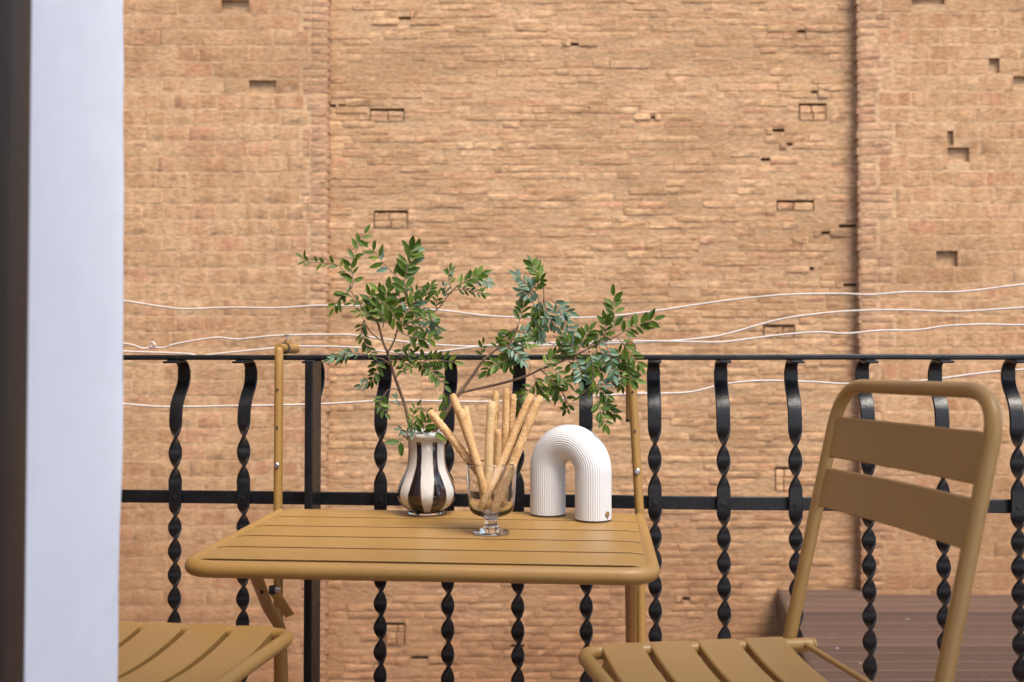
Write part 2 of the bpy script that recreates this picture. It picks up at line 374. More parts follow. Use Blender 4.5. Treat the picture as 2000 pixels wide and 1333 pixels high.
while z < Z1:
    h = cH * rng.uniform(.93, 1.07); x = XL - .10 - rng.uniform(0, .2); tilt = rng.uniform(-.002, .002)
    while x < XR + .12:
        w = rng.choice([.222, .215, .228, .205, .19, .232, .112, .105, .15, .26]) * rng.uniform(.95, 1.05)
        x0, x1 = x + .0025, x + w - .0025; zz = z + rng.uniform(-.0025, .0025)
        z0_, z1_ = zz + .0018, zz + h - .0018
        cl = [hh for hh in holesC if overlap(hh, x0, x1, z0_, z1_)]
        spans = [(x0, x1)]
        for hh in cl:
            ns = []
            for (a, b_) in spans:
                if a < hh[0]: ns.append((a, min(b_, hh[0])))
                if b_ > hh[1]: ns.append((max(a, hh[1]), b_))
            spans = ns
        for (a, b_) in spans:
            if b_ - a < .015: continue
            pit = any(overlap(hh, a, b_, z0_, z1_) for hh in pits)
            if pit:
                for hh in pits:
                    if overlap(hh, a, b_, z0_, z1_):
                        if hh[0] - a > .02: center.put(a, hh[0], z0_, z1_, rng.uniform(.006, .012), WY, 0)
                        if b_ - hh[1] > .02: center.put(hh[1], b_, z0_, z1_, rng.uniform(.006, .012), WY, 0)
                        break
            else: center.put(a, b_, z0_, z1_, rng.choice([.002, .003, .0035, .004, .005, .006, .0075]), WY, 0)
        x += w
    z += h; row += 1
for hh in holesC:                               # loose infill, set back a little and narrower than the hole
    a, b_, c, d = hh; hgt = d - c; nrow = max(1, round(hgt / .05))
    for r_ in range(nrow):
        zb = c + .001 + (hgt - .020) / nrow * r_; zt = c + (hgt - .020) / nrow * (r_ + 1) - .001
        m_ = a + (b_ - a) * rng.uniform(.4, .65)
        center.put(a + .008, m_ - .003, zb, zt, .012, WY + .004, 0); center.put(m_ + .003, b_ - .008, zb, zt, .012, WY + .004, 0)

def pier(side):
    c = Course(); yf = WY - PIER; D = yf
    if side < 0: cav = [(432, 487, 0, 24), (486, 540, 157, 184)]; xe = XL; sgn = -1; xout = -3.9
    else: cav = [(1780, 1845, -8, 10), (1931, 1952, 114, 144), (1978, 2030, 149, 176), (1850, 1862, 256, 284), (1850, 1893, 288, 317), (1828, 1870, 490, 521)]; xe = XR; sgn = 1; xout = 4.6
    holes = [hole_px(a, b_, y0, y1, D) for (a, b_, y0, y1) in cav]
    z = Z0; k = 0; bh = .1056
    while z < Z1:
        h = bh * rng.uniform(.98, 1.02)
        qw = .108 if (k // 2) % 2 == 0 else (.162 if side < 0 else .215)
        if rng.random() < .15: qw = .135
        for q in range(2):                                                      # thin quoin bricks, two courses per block
            z0_, z1_ = z + q * h / 2 + .003, z + (q + 1) * h / 2 - .003
            cuts = [0, qw] if qw < .16 or rng.random() < .5 else [0, .108, qw]
            for a, b_ in zip(cuts[:-1], cuts[1:]):
                x0, x1 = sorted((xe + sgn * (a + (0 if a == 0 else .003)), xe + sgn * (b_ - .003)))
                if any(overlap(hh, x0, x1, z0_, z1_) for hh in holes): continue
                c.put(x0, x1, z0_, z1_, rng.uniform(.0035, .0065), yf, 1)
            # return face of the pier (bricks laid into its side)
            c.items.append((None, xe, z0_, z1_, rng.uniform(-.005, .010), yf, 3 if q == 0 else 4))
        x = qw + .018
        while x < abs(xout - xe):
            w = rng.choice([.205, .2, .175, .21, .11, .145, .19]) * rng.uniform(.93, 1.06)
            x0, x1 = sorted((xe + sgn * (x + .002), xe + sgn * (x + w - .002)))
            z0_, z1_ = z + .0025, z + h - .0025
            spans = [(x0, x1)]
            for hh in holes:
                if overlap(hh, x0, x1, z0_, z1_):
                    spans = [sp_ for (a, b_) in spans for sp_ in ((a, min(b_, hh[0])), (max(a, hh[1]), b_)) if sp_[1] - sp_[0] > .012]
            for (a, b_) in spans: c.put(a, b_, z0_ + rng.uniform(-.002, .002), z1_ + rng.uniform(-.002, .002), rng.choice([.0034, .0038, .0042, .0050]), yf, 2)
            x += w
        z += h; k += 1
    return c, holes, xe, xout

def lay(course, bed, base_o, n_single, prefer, mats):
    """the n_single largest visible pieces become objects, the rest one joined part"""
    tm = {}
    def tmesh(kind, i):
        key = (kind, i)
        if key not in tm:
            mb = MB(); mb.add(*(TPB if kind == 2 else TPL)[i]); tm[key] = mb.mesh('brick', mats[kind], smooth=40)
        return tm[key]
    norm = [it for it in course.items if it[0] is not None]
    vis = [it for it in norm if prefer(it)]
    vis.sort(key=lambda it: -(it[1] - it[0]) * (it[3] - it[2])); single = set(id(it) for it in vis[:n_single])
    rest = {}
    for it in norm:
        x0, x1, z0, z1, d, y, kind = it
        i = rng.randrange(10); fl = -1 if rng.random() < .5 else 1
        M = Matrix.Translation(((x0 + x1) / 2, y, (z0 + z1) / 2)) @ Matrix.Diagonal(((x1 - x0), d, (z1 - z0), 1))
        if id(it) in single: inst('block' if kind == 2 else 'brick', tmesh(kind, i), M, bed)
        else:
            vv, ff = (TPB if kind == 2 else TPL)[i]
            rest.setdefault(kind, MB()).add([M @ Vector(p) for p in vv], ff)
    for kind, mb in rest.items():
        o = mb.obj('blockwork' if kind == 2 else 'brickwork', mats[kind], bed, smooth=40); o['kind'] = 'stuff'
MATS = {0: M_BRICK, 1: M_QUOIN, 2: M_BLOCK}
def in_view(it, d=WY):
    cx, cz = (it[0] + it[1]) / 2, (it[2] + it[3]) / 2
    px = 1000 + cx / d * F; py = 715 - (cz - CAMZ) / d * F
    return px, py
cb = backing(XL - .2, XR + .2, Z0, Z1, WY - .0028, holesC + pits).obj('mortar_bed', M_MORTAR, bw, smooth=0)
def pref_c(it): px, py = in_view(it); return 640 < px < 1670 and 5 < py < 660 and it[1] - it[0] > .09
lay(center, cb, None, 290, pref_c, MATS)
for side in (-1, 1):
    c, holes, xe, xout = pier(side)
    x0, x1 = sorted((xe, xout))
    m = backing(x0, x1, Z0, Z1, WY - PIER - .0030, holes, .03)
    m.add([(xe, WY - PIER - .0035, Z0), (xe, WY + .02, Z0), (xe, WY + .02, Z1), (xe, WY - PIER - .0035, Z1)], [(0, 1, 2, 3)])
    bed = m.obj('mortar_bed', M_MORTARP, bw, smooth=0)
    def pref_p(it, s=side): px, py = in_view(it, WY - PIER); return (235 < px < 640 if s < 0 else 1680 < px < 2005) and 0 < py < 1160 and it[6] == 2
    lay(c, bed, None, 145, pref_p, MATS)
    rb = MB()
    for it in c.items:
        if it[0] is None:
            _, xe_, z0_, z1_, d, yf, kd = it; cx = xe_ + (-side) * (d / 2)
            ylen = .10 if kd == 3 else .062
            rb.box((cx - side * .004, yf + ylen / 2 - .002, (z0_ + z1_) / 2), (abs(d) + .012, ylen, z1_ - z0_ - .002))
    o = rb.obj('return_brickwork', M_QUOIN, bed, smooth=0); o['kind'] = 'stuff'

# ------------------------------------------------------------------ wooden deck in front of the wall, lower right
DZ = CAMZ - 1.478
dk = thing('wooden_deck', 'reddish brown timber deck of grooved planks against the foot of the wall', 'deck', Vector((2.8, 5.6, -2.2)))
yk = WY - .02; k = 0
def deck_left(y): return 1.77 - (6.95 - y) * .165
while yk > 3.6:
    w = .138; far = yk; near = yk - w
    xl0, xl1 = deck_left(near), deck_left(far); xr = 5.0
    if far > WY - PIER - .03: xr = XR - .012
    dz = rng.uniform(-.002, .002)
    m = MB(); T = DZ + dz; Bz = T - .028
    # grooved top: profile across the plank, swept along X
    prof = [(near + .002, T - .003), (near + .006, T)]
    for gk in range(6):
        y0 = near + .012 + gk * .021; prof += [(y0, T), (y0 + .001, T - .008), (y0 + .009, T - .008), (y0 + .009, T)]
    prof += [(far - .006, T), (far - .002, T - .003), (far - .002, Bz), (near + .002, Bz)]
    m.rings([[Vector((xl0 + (xl1 - xl0) * (yy - near) / w, yy, zz)) for (yy, zz) in prof], [Vector((xr, yy, zz)) for (yy, zz) in prof]])
    m.obj('plank', M_PLANK, dk, smooth=0)
    yk -= w + .018; k += 1
m = MB(); a0 = Vector((deck_left(3.6) - .012, 3.6, DZ - .075)); a1 = Vector((deck_left(6.98) - .012, 6.98, DZ - .075))
dirv = (a1 - a0).normalized(); nn = Vector((0, 0, 1)).cross(dirv)
m.add([p + nn * s1 * .011 + Vector((0, 0, s2)) for p in (a0, a1) for s1 in (-1, 1) for s2 in (-.075, .078)], [(0, 1, 3, 2), (4, 6, 7, 5), (0, 4, 5, 1), (2, 3, 7, 6), (1, 5, 7, 3), (0, 2, 6, 4)])
m.obj('edge_board', M_FRAME, dk, smooth=0)
for yy in (3.75, 5.2, 6.6):
    m = MB(); m.box((3.4, yy, DZ - .10), (3.1, .07, .12)); m.obj('joist', M_PLANK, dk, smooth=0)
    for xx in (2.1, 4.7):
        m = MB(); m.box((xx, yy, (DZ - .16 - 2.2) / 2), (.09, .09, 2.2 + DZ - .16)); m.obj('post', M_PLANK, dk, smooth=0)

# ------------------------------------------------------------------ white clotheslines
CY = 2.85
LINES = [
 ('top white clothesline, crossing behind the leaves highest above the railing', [(-60, 560), (120, 572), (242, 588), (320, 600), (365, 604), (450, 601), (540, 602), (635, 597), (760, 601), (865, 607), (960, 618), (1080, 621), (1180, 619), (1285, 607), (1400, 590), (1520, 577), (1640, 574), (1700, 576), (1770, 571), (1880, 570), (2000, 556), (2200, 540), (2500, 530)]),
 ('white clothesline tied with a small knot near the plaster edge', [(-60, 650), (140, 660), (247, 672), (278, 681), (297, 679), (320, 680), (345, 672), (420, 660), (465, 663), (540, 656), (630, 654), (690, 655), (790, 668), (870, 675), (940, 677), (1060, 675), (1180, 671), (1285, 668), (1380, 660), (1430, 650), (1520, 625), (1600, 613), (1680, 607), (1770, 606), (1870, 609), (2000, 601), (2200, 590), (2500, 580)]),
 ('white clothesline running just above the black handrail', [(-60, 680), (140, 682), (247, 687), (360, 691), (390, 696), (420, 692), (520, 682), (580, 677), (690, 679), (760, 688), (830, 690), (880, 684), (960, 675), (1080, 670), (1200, 667), (1300, 667), (1400, 669), (1450, 664), (1520, 655), (1600, 649), (1650, 652), (1720, 646), (1790, 645), (1850, 637), (1920, 634), (2000, 635), (2200, 632), (2500, 620)]),
 ('lowest white clothesline, passing behind the balusters below the handrail', [(-60, 770), (140, 780), (247, 790), (330, 795), (460, 793), (540, 792), (640, 789), (730, 784), (800, 783), (870, 784), (950, 785), (1080, 780), (1220, 770), (1290, 769), (1350, 766), (1420, 750), (1490, 744), (1580, 746), (1660, 750), (1780, 746), (1850, 738), (1910, 730), (2000, 722), (2200, 712), (2500, 700)])]
for i, (lab, pts) in enumerate(LINES):
    yy = CY + [.12, .05, .0, -.06][i]
    m = MB(); path = spline([P(x, y, yy + .004 * sin(q * 1.7 + i)) for q, (x, y) in enumerate(pts)], 6)
    m.tube(path, .0027, n=8)
    if i == 1:
        c = P(298, 674, yy); m.tube([c + Vector((cos(t) * .006, -.004 + .008 * t / 7, sin(t) * .0075)) for t in [k * .45 for k in range(16)]], .0026, n=7)
    tag(m.obj('clothesline', M_CORD, None, o=path[0]), lab, 'clothesline', 'clotheslines behind the railing')

# ------------------------------------------------------------------ plastered facade and door frame at the left
S = .82
JX, JY0, JY1 = -.5 * S, 1.045 * S, 1.349 * S
fw = MB(); zs = [-2.2 + k * .06 for k in range(77)]
def edge_off(z):
    py = 715 - (z - CAMZ) / JY1 * F
    keys = [(-900, 238), (0, 239), (300, 243), (600, 245), (850, 247), (960, 245), (1040, 241), (1333, 240), (4000, 241)]
    for (a, xa), (b_, xb) in zip(keys, keys[1:]):
        if a <= py <= b_: x = xa + (xb - xa) * (py - a) / (b_ - a); break
    else: x = 241
    x += 2.2 * noise.noise(Vector((0, 3.1, z * 14))) + 1.2 * noise.noise(Vector((7, 3.1, z * 40)))
    return (x - 241) / F * JY1
rs = []
for z in zs:
    e = edge_off(z); c = .006
    def w_(y): return .0012 * noise.noise(Vector((y * 9, 0, z * 5)))
    ring = [(-4.2, JY0), (JX, JY0)] + [(JX + w_(JY0 + t * .03), JY0 + t * .03) for t in range(1, 8)] + [(JX + e * .5, JY1 - c * 1.6), (JX + e, JY1 - c), (JX + e - c * .4, JY1 - c * .25), (JX + e - c * 1.4, JY1), (-4.2, JY1)]
    rs.append([Vector((x, y, z)) for (x, y) in ring])
fw.rings(rs)
HB = 2.55                                      # top of an unseen roof slab, added and cut to part-shade the balcony
pw = thing('plaster_wall', 'smooth white plastered wall edge beside the balcony doorway', 'wall', Vector((-1.0, JY1, -2.2)))
fw.obj('door_jamb', M_PLASTER, pw, smooth=50)
m = MB(); m.box((.2, (.48 - 1.5) / 2, (2.34 + HB) / 2), (8.8, .48 + 1.5, HB - 2.34)); m.obj('shading_slab', M_PLASTER, pw, smooth=0)
m = MB(); m.box((3.25, (JY0 + JY1) / 2, .07), (2.7, JY1 - JY0, 4.5)); m.obj('side_wall', M_PLASTER, pw, smooth=0)
m = MB(); m.box((.2, (JY1 - 5.03) / 2, -1.18), (8.8, JY1 + 4.97, 2.02)); m.obj('lower_wall', M_PLASTER, pw, smooth=0)
m = MB(); m.box((-1.42, (JY1 + 3.1) / 2, 1.4), (.22, 3.1 - JY1 + .02, 7.2)); m.obj('left_light_block', M_QUOIN, pw, smooth=0)   # unseen wall added to keep light from the left off the chair back
m = MB(); m.box((-1.25, (JY0 - 1.45) / 2, 1.10), (.2, JY0 + 1.45, 2.44)); m.obj('room_shade_wall', M_PLASTER, pw, smooth=0)  # unseen left wall of the room, added to stop light reaching the chair back
m = MB(); m.box((-.55, -1.55, 1.10), (1.6, .2, 2.44)); m.obj('room_shade_wall', M_PLASTER, pw, smooth=0)  # unseen partial back wall, added as a light block; right side left open
df = thing('door_frame', 'dark brown door frame at the far left edge beside white plaster', 'door frame', Vector((-.42, .82, 0)))
m = MB(); m.box((JX + .0120 - .05, 1.0325 * S, 1.25), (.10, .049 * S, 2.5), ch=.004); m.obj('frame_post', M_FRAME, df)
m = MB(); m.box((JX + .0142 - .05, .985 * S, 1.25), (.10, .045 * S, 2.5), ch=.003); m.obj('rubber_seal', M_RUBBER, df)
m = MB(); m.box((JX - .12, 1.01 * S, 1.25), (.13, .08, 2.5), ch=.003); m.obj('frame_back', M_FRAME, df)

# ------------------------------------------------------------------ wrought iron railing
def railY(x): return 2.285 - .09 * x
rdir = Vector((1, -.09, 0)).normalized(); rn = Vector((-.09, -1, 0)).normalized()        # rn: towards the room
RTOP = .8715
rl = thing('railing', 'black wrought iron balcony railing with twisted flat balusters', 'railing', Vector((.1, 2.28, 0)))
def rpt(x, n, z): return Vector((x, railY(x), z)) + rn * n
def bar(mb, x0, x1, n, z, dn, dz, seg=40, wob=0.0, ch=.0015):
    rs = []
    for k in range(seg + 1):
        x = x0 + (x1 - x0) * k / seg; zz = z + wob * noise.noise(Vector((x * 3.3, z, 0)))
        rs.append([rpt(x, n + a, zz + b_) for (a, b_) in ((-dn / 2 + ch, -dz / 2), (dn / 2 - ch, -dz / 2), (dn / 2, -dz / 2 + ch), (dn / 2, dz / 2 - ch), (dn / 2 - ch, dz / 2), (-dn / 2 + ch, dz / 2), (-dn / 2, dz / 2 - ch), (-dn / 2, -dz / 2 + ch))])
    mb.rings(rs)
m = MB(); bar(m, -1.30, 1.62, .006, RTOP - .006, .044, .0115, 60, .0012, .003); m.obj('handrail', M_IRON, rl)
m = MB(); bar(m, -1.30, 1.62, -.004, .5545, .009, .0285, 60, .001); m.obj('middle_rail', M_IRON, rl)
m = MB(); bar(m, -1.30, 1.62, -.004, .10, .009, .0285, 40, .001); m.obj('bottom_rail', M_IRON, rl)
BPX = [78, 211, 345, 478, 612, 745, 876, 1012, 1145, 1279, 1413, 1553, 1695, 1840, 1986, 2136, 2292]
TW = [(0, 0), (.128, 0), (.166, .5), (.199, 1.0), (.231, 1.5), (.262, 1.97), (.292, 2.0), (.312, 2.06), (.337, 2.5)]
def twist(d):
    if d >= .337: return pi * (2.5 + (d - .337) / .0525)
    for (a, ta), (b_, tb) in zip(TW, TW[1:]):
        if a <= d <= b_: return pi * (ta + (tb - ta) * (d - a) / (b_ - a))
    return 0
BW, BT = .0292, .0075
for bi, px in enumerate(BPX):
    u = (px - 1000) / F; x = u * (2.285 - .012) / (1 + .09 * u)
    br = random.Random(bi)
    path = [(.036, RTOP - .0142), (.020, RTOP - .0142), (-.010, RTOP - .0145), (-.024, RTOP - .020), (-.032, RTOP - .030), (-.034, RTOP - .045), (-.0325, RTOP - .058), (-.024, RTOP - .073), (-.012, RTOP - .086), (-.002, RTOP - .098), (.006, RTOP - .112), (.0105, RTOP - .130), (.012, RTOP - .150)]
    pts = [Vector((0, n, z)) for (n, z) in path]; sp = spline(pts, 3)
    z = sp[-1].z; zs = []
    while z > .09: z -= .0045; zs.append(z)
    sp += [Vector((0, .012, z)) for z in zs]
    rs = []; off = br.uniform(-.004, .004); ph = br.uniform(-.12, .12)
    for i, p in enumerate(sp):
        t = (sp[min(i + 1, len(sp) - 1)] - sp[max(i - 1, 0)]).normalized()
        d = CAMZ - p.z - off; th = twist(max(0, d)) + (ph if d > .34 else 0)
        w3 = rdir; t3 = rn * t.y + Vector((0, 0, t.z)); n3 = t3.cross(w3).normalized()
        # a left-handed spiral seen from the room
        wv = w3 * cos(th) + n3 * sin(th); nv = n3 * cos(th) - w3 * sin(th)
        c = rpt(x, p.y, p.z); tk = BT * (.75 if i < 7 else 1)
        ww = BW * (1.0 if i > 12 else .92)
        if i == 0: ww *= .8
        rs.append([c + wv * (a * ww / 2) + nv * (b_ * tk / 2) for (a, b_) in ((-1, -.35), (-.88, -1), (.88, -1), (1, -.35), (1, .35), (.88, 1), (-.88, 1), (-1, .35))])
    m = MB(); m.rings(rs); bo_ = m.obj('baluster', M_IRON, rl, smooth=30)
    m = MB(); c = rpt(x, .0155, .5545); m.disc(c, rn, .0050, .0016, 14); m.obj('rivet', M_IRON, bo_)
    m = MB(); m.box((0, 0, 0), (.027, .034, .005), frame(rpt(x, .036, RTOP - .0165), rdir, rn, Vector((0, 0, 1))), .002); m.obj('foot_plate', M_IRON, bo_)
u0 = (600 - 1000) / F; xp = u0 * (2.285 - .062) / (1 + .09 * u0) + .009
m = MB(); m.box((0, 0, 0), (.0178, .070, RTOP - .012), frame(rpt(xp, .027, (RTOP - .012) / 2), rdir, -rn, Vector((0, 0, 1))), .0022)
m.obj('stay_post', M_IRON, rl, smooth=0)

# ------------------------------------------------------------------ folding balcony table
hT = 734.0
q1, q2 = P(511, 1008, hT * .002882), P(1249, 1018.6, hT * .0027964)
q3, q4 = P(404, 1067, hT * .002463), P(1268, 1080, hT * .0023866)
tu = ((q2 - q1) + (q4 - q3)).normalized(); tv = ((q1 - q3) + (q2 - q4)) / 2
tpitch = tv.length / 3; tv = (tv - tu * tv.dot(tu)).normalized(); tn = tu.cross(tv).normalized()
WI = ((q2 - q1).length + (q4 - q3).length) / 2
TC = (q1 + q2 + q3 + q4) / 4 + tv * (tpitch * 1.5) + tu * .005           # centre of the rearmost gap
print('TABLE', WI, tpitch, tu, tv, tn, TC)
TM = frame(TC, tu, tv, tn)
def tl(a, b_, c=0): return TM @ Vector((a, b_, c))
def T(px, py):
    r_ = ray(px, py); o = Vector((0, 0, CAMZ)); t = (TC - o).dot(tn) / r_.dot(tn); return o + r_ * t
tb = thing('balcony_table', 'mustard metal slatted table hooked onto the black railing', 'table', tl(0, -.2, -.5))
for k in range(5):
    b1 = tpitch - k * tpitch - .0055; b0 = b1 - tpitch + .011
    if k == 0: b1 -= .004
    m = MB(); w2 = WI / 2 - .002
    bm_ = [(b0, -.0014), (b0, -.0006), (b0 + .0006, 0), (b1 - .0006, 0), (b1, -.0006), (b1, -.0014), (b1 - .0085, -.0016), (b1 - .0085, -.020), (b1 - .0097, -.020), (b1 - .0097, -.0016), (b0 + .0097, -.0016), (b0 + .0097, -.020), (b0 + .0085, -.020), (b0 + .0085, -.0016)]
    rs = []
    for a in [-w2 + 2 * w2 * t / 24 for t in range(25)]:
        ee = max(0, (abs(a) - WI / 2 + .014) / .012)
        rs.append([tl(a, b_, c - .0035 * ee * ee) for (b_, c) in bm_])
    m.rings(rs); m.obj('slat', M_OCHRE, tb, smooth=18)
wf = WI / 2 - .0035; bf = -4 * tpitch - .0135; bb = tpitch - .014; R = .0138
m = MB(); m.tube(fillet([tl(-wf, bb + .004, -R), tl(-wf, bf, -R), tl(wf, bf, -R), tl(wf, bb + .004, -R)], .050, 12), R, n=20); m.obj('frame_tube', M_OCHRE, tb)
m = MB(); m.tube([tl(-wf, bb, -.017), tl(wf, bb, -.017)], .010, n=14); m.obj('rear_bar', M_OCHRE, tb)
for a in (-.19, .19):
    m = MB(); m.box((0, 0, 0), (.02, 4.6 * tpitch, .008), TM @ Matrix.Translation((a, -1.6 * tpitch, -.019))); m.obj('under_bar', M_OCHRE, tb, smooth=0)
def oval(mb, p0, p1, w, t, xdir):
    path = [p0.lerp(p1, k / 6) for k in range(7)]; mb.tube(path, w / 2, n=18, squash=t / w, up=xdir)
for s in (-1, 1):
    if s < 0: top, mid, bot = P(545, 684, 2.285), P(543, 990, 2.265), P(544, 1350, 2.25)
    else: top, mid, bot = P(1231, 688, 2.222), P(1249, 997, 2.195), P(1253, 1345, 2.18)
    m = MB(); m.tube([top + (top - mid).normalized() * q for q in (.0065, .0055, .003, 0)] + [top.lerp(mid, k / 6) for k in range(1, 7)], [.002, .0055, .0083, .0092] + [.0095] * 6, n=18, up=tu); oval(m, mid, bot, .0195, .0215, tu); sup = m.obj('support_bar', M_OCHRE, tb)
    m = MB(); up = (top - mid).normalized()
    hz = RTOP + .0145
    h0 = top.copy(); h0.z = hz; h1 = h0 - rn * .118
    m.tube([h0 + rn * .002, h0 - rn * .045], .0098, n=16); m.obj('hook_neck', M_OCHRE, tb)
    m = MB(); m.tube([h0 - rn * .040, h1], .0116, n=18); m.obj('hook_tube', M_OCHRE, tb)
    m = MB(); m.tube([h0 - rn * .036, h0 - rn * .041], .0132, n=18); m.obj('collar', M_DARKMARK, tb)
    if s > 0:
        m = MB(); hq = h0 - rn * .072; m.tube([hq, hq - Vector((0, 0, .155))], .0085, n=14); hk = m.obj('hook_leg', M_OCHRE, tb)
        m = MB(); e = hq - Vector((0, 0, .155)); m.tube([e, e - Vector((0, 0, .006))], .0088, n=14); m.obj('end_cap', M_RUBBER, hk)
    m = MB(); c = h0 - rn * .062; m.tube([c + Vector((0, 0, .010)), c + Vector((0, 0, .019))], .008, n=12); m.obj('screw_boss', M_OCHRE, tb)
    m = MB(); m.tube([c + Vector((0, 0, .019)), c + Vector((0, 0, .027))], .0022, n=8); m.box(c + Vector((0, 0, .029)), (.015, .005, .005), ch=.0015); m.obj('wing_screw', M_STEEL, tb)
    for (py, kind) in ((762, 0), (836, 0), (909, 1)) if s < 0 else ((762, 0), (838, 0), (915, 1)):
        fr = (py - 684) / (990 - 684); c = top.lerp(mid, fr) + rn * .0103
        m = MB(); m.disc(c + rn * (.0002 if kind == 0 else 0), rn, .0030 if kind == 0 else .0058, .0006 if kind == 0 else .0035, 14); m.obj('screw_hole' if kind == 0 else 'bolt', M_DARKMARK if kind == 0 else M_STEEL, sup)
    # folding brace under the table
    ba = s * (WI / 2 - .065); f0 = tl(-.352 if s < 0 else .287, -3.2 * tpitch, -.012)
    f1 = P(549, 1228, 2.20) if s < 0 else P(1233, 1268, 2.16)
    if s > 0: f0 = P(1232, 1120, 1.95)
    else: f0 = P(497, 1118, 1.86)
    m = MB(); path = fillet([f0, f0.lerp(f1, .62) + Vector((-.008 * (s < 0), 0, .004)), f1, f1 + Vector((.004, .012, -.16))], .03, 6); m.tube(path, .0112, n=16); br_ = m.obj('brace', M_OCHRE, tb)
    if s < 0:
        c0 = P(533, 1152, 1.955); c1 = P(566, 1203, 1.99); dd = (c1 - c0).normalized(); nn = dd.cross(Vector((0, 1, 0))).normalized()
        m = MB(); m.box((0, 0, 0), ((c1 - c0).length, .018, .0035), frame((c0 + c1) / 2, dd, Vector((nn.x, nn.y + .35, nn.z)).normalized().cross(dd).normalized().cross(dd).normalized() if False else nn, dd.cross(nn)), .001); m.obj('locking_strap', M_OCHRE, br_)
        m = MB(); cc = P(538, 1152, 1.94); m.tube([P(527, 1153, 1.94), cc], .0085, n=14); m.obj('washer', M_RUBBER, br_)
        m = MB(); m.tube([cc, P(547, 1153, 1.94)], .006, n=12); m.obj('bolt', M_STEEL, br_)
        m = MB(); cc = P(509, 1157, 1.93); m.tube([P(514, 1156, 1.93), cc], .0035, n=10); m.obj('bolt_end', M_RUBBER, br_)

# ------------------------------------------------------------------ two folding chairs
def chair(label, origin, fwd, flip):
    fwd = Vector(fwd).normalized(); up = Vector((0, 0, 1)); lat = up.cross(fwd)
    M = frame(Vector((origin[0], origin[1], 0)), fwd, lat, up)
    def c(x, y, z): return M @ Vector((x, y, z))
    e = thing('folding_chair', label, 'chair', Vector((origin[0], origin[1], 0)), 'mustard folding chairs')
    HW, SH = .196, .450
    lean = .230
    def post(z): return -(z - SH) * lean
    r = .0098
    pth = fillet([c(post(.012), -HW, .012), c(post(.818), -HW, .818), c(post(.818), HW, .818), c(post(.012), HW, .012)], .066, 12)
    m = MB(); m.tube(pth, r, n=18); bf_ = m.obj('back_frame', M_OCHRE, e)
    for y in (-HW, HW):
        m = MB(); m.tube([c(post(.0), y, .0), c(post(.02), y, .02)], .012, n=14); m.obj('foot_cap', M_RUBBER, bf_)
    for (z0, z1) in ((.711, .771), (.638, .696)):
        m = MB(); rs = []
        for k in range(21):
            y = -HW + 2 * HW * k / 20; bow = -.010 * (1 - (y / HW) ** 2)
            xo = .0015 + bow
            prof = [(z0, .0), (z0 + .002, .0022), (z1 - .002, .0022), (z1, 0), (z1 - .002, -.0006), (z0 + .002, -.0006)]
            rs.append([c(post(z) + xo + o_, y, z) for (z, o_) in prof])
        m.rings(rs); m.obj('back_plate', M_OCHRE, e)
    # seat frame: U of tube open at the back
    xb, xf = -.024, .322; ys = .176
    pth = fillet([c(xb, -ys, SH - .012), c(xf, -ys, SH - .010), c(xf, ys, SH - .010), c(xb, ys, SH - .012)], .035, 10)
    m = MB(); m.tube(pth, .0102, n=18); sf = m.obj('seat_frame', M_OCHRE, e)
    for y in (-ys, ys):
        m = MB(); m.tube([c(xb - .001, y, SH - .012), c(xb - .004, y, SH - .012)], .0103, n=16); m.obj('end_cap', M_OCHRE, sf)
    ns = 4; pit = .0712; x1 = xf - .029
    for k in range(ns):
        a1 = x1 - k * pit; a0 = a1 - pit + .0105
        m = MB(); rs = []
        for j in range(25):
            y = -ys - .003 + 2 * (ys + .003) * j / 24; sag = -.020 * (1 - (y / ys) ** 2)
            prof = [(a0, -.016), (a0, -.002), (a0 + .002, 0), (a1 - .002, 0), (a1, -.002), (a1, -.016), (a1 - .0014, -.016), (a1 - .0014, -.003), (a0 + .0014, -.003), (a0 + .0014, -.016)]
            rs.append([c(x_, y, SH + sag + z_) for (x_, z_) in prof])
        m.rings(rs); m.obj('seat_slat', M_OCHRE, e)
    m = MB(); m.tube([c(-.012, -ys, SH - .010), c(-.012, ys, SH - .010)], .0042, n=10); m.obj('rear_rod', M_OCHRE, e)
    for y in (-(ys - .022), ys - .022):
        m = MB(); m.tube([c(xf - .03, y, SH - .022), c(-.19, y, .012)], .0095, n=16); lg = m.obj('rear_leg', M_OCHRE, e)
        m = MB(); m.tube([c(-.19, y, .0), c(-.182, y, .02)], .0115, n=12); m.obj('foot_cap', M_RUBBER, lg)
        m = MB(); pc = c(xf - .014, y * 1.14, SH - .018); m.tube([pc, pc + lat * (.02 if y > 0 else -.02)], .0045, n=10); m.obj('bolt', M_STEEL, lg)
    m = MB(); m.tube([c(-.165, -ys + .022, .06), c(-.165, ys - .022, .06)], .008, n=12); m.obj('cross_bar', M_OCHRE, e)
    m = MB(); m.tube([c(post(.09), -HW, .09), c(post(.09), HW, .09)], .008, n=12); m.obj('cross_bar', M_OCHRE, e)
    return e
latR = Vector((-.058, .38, 0)).normalized(); fR = Vector((-latR.y, latR.x, 0))
farp = Vector((.413, 1.567, 0)); oR = farp - latR * .196
chair('mustard metal folding chair at the right with its slatted back in view', (oR.x, oR.y), fR, 1)
latL = Vector((.15, .989, 0)).normalized(); fL = Vector((latL.y, -latL.x, 0))
cor = Vector(((585 - 1000) / F * 1.600, 1.600, 0)); oL = cor - fL * .330 - latL * .180
chair('mustard metal folding chair half hidden behind the white plaster wall', (oL.x, oL.y), fL, -1)

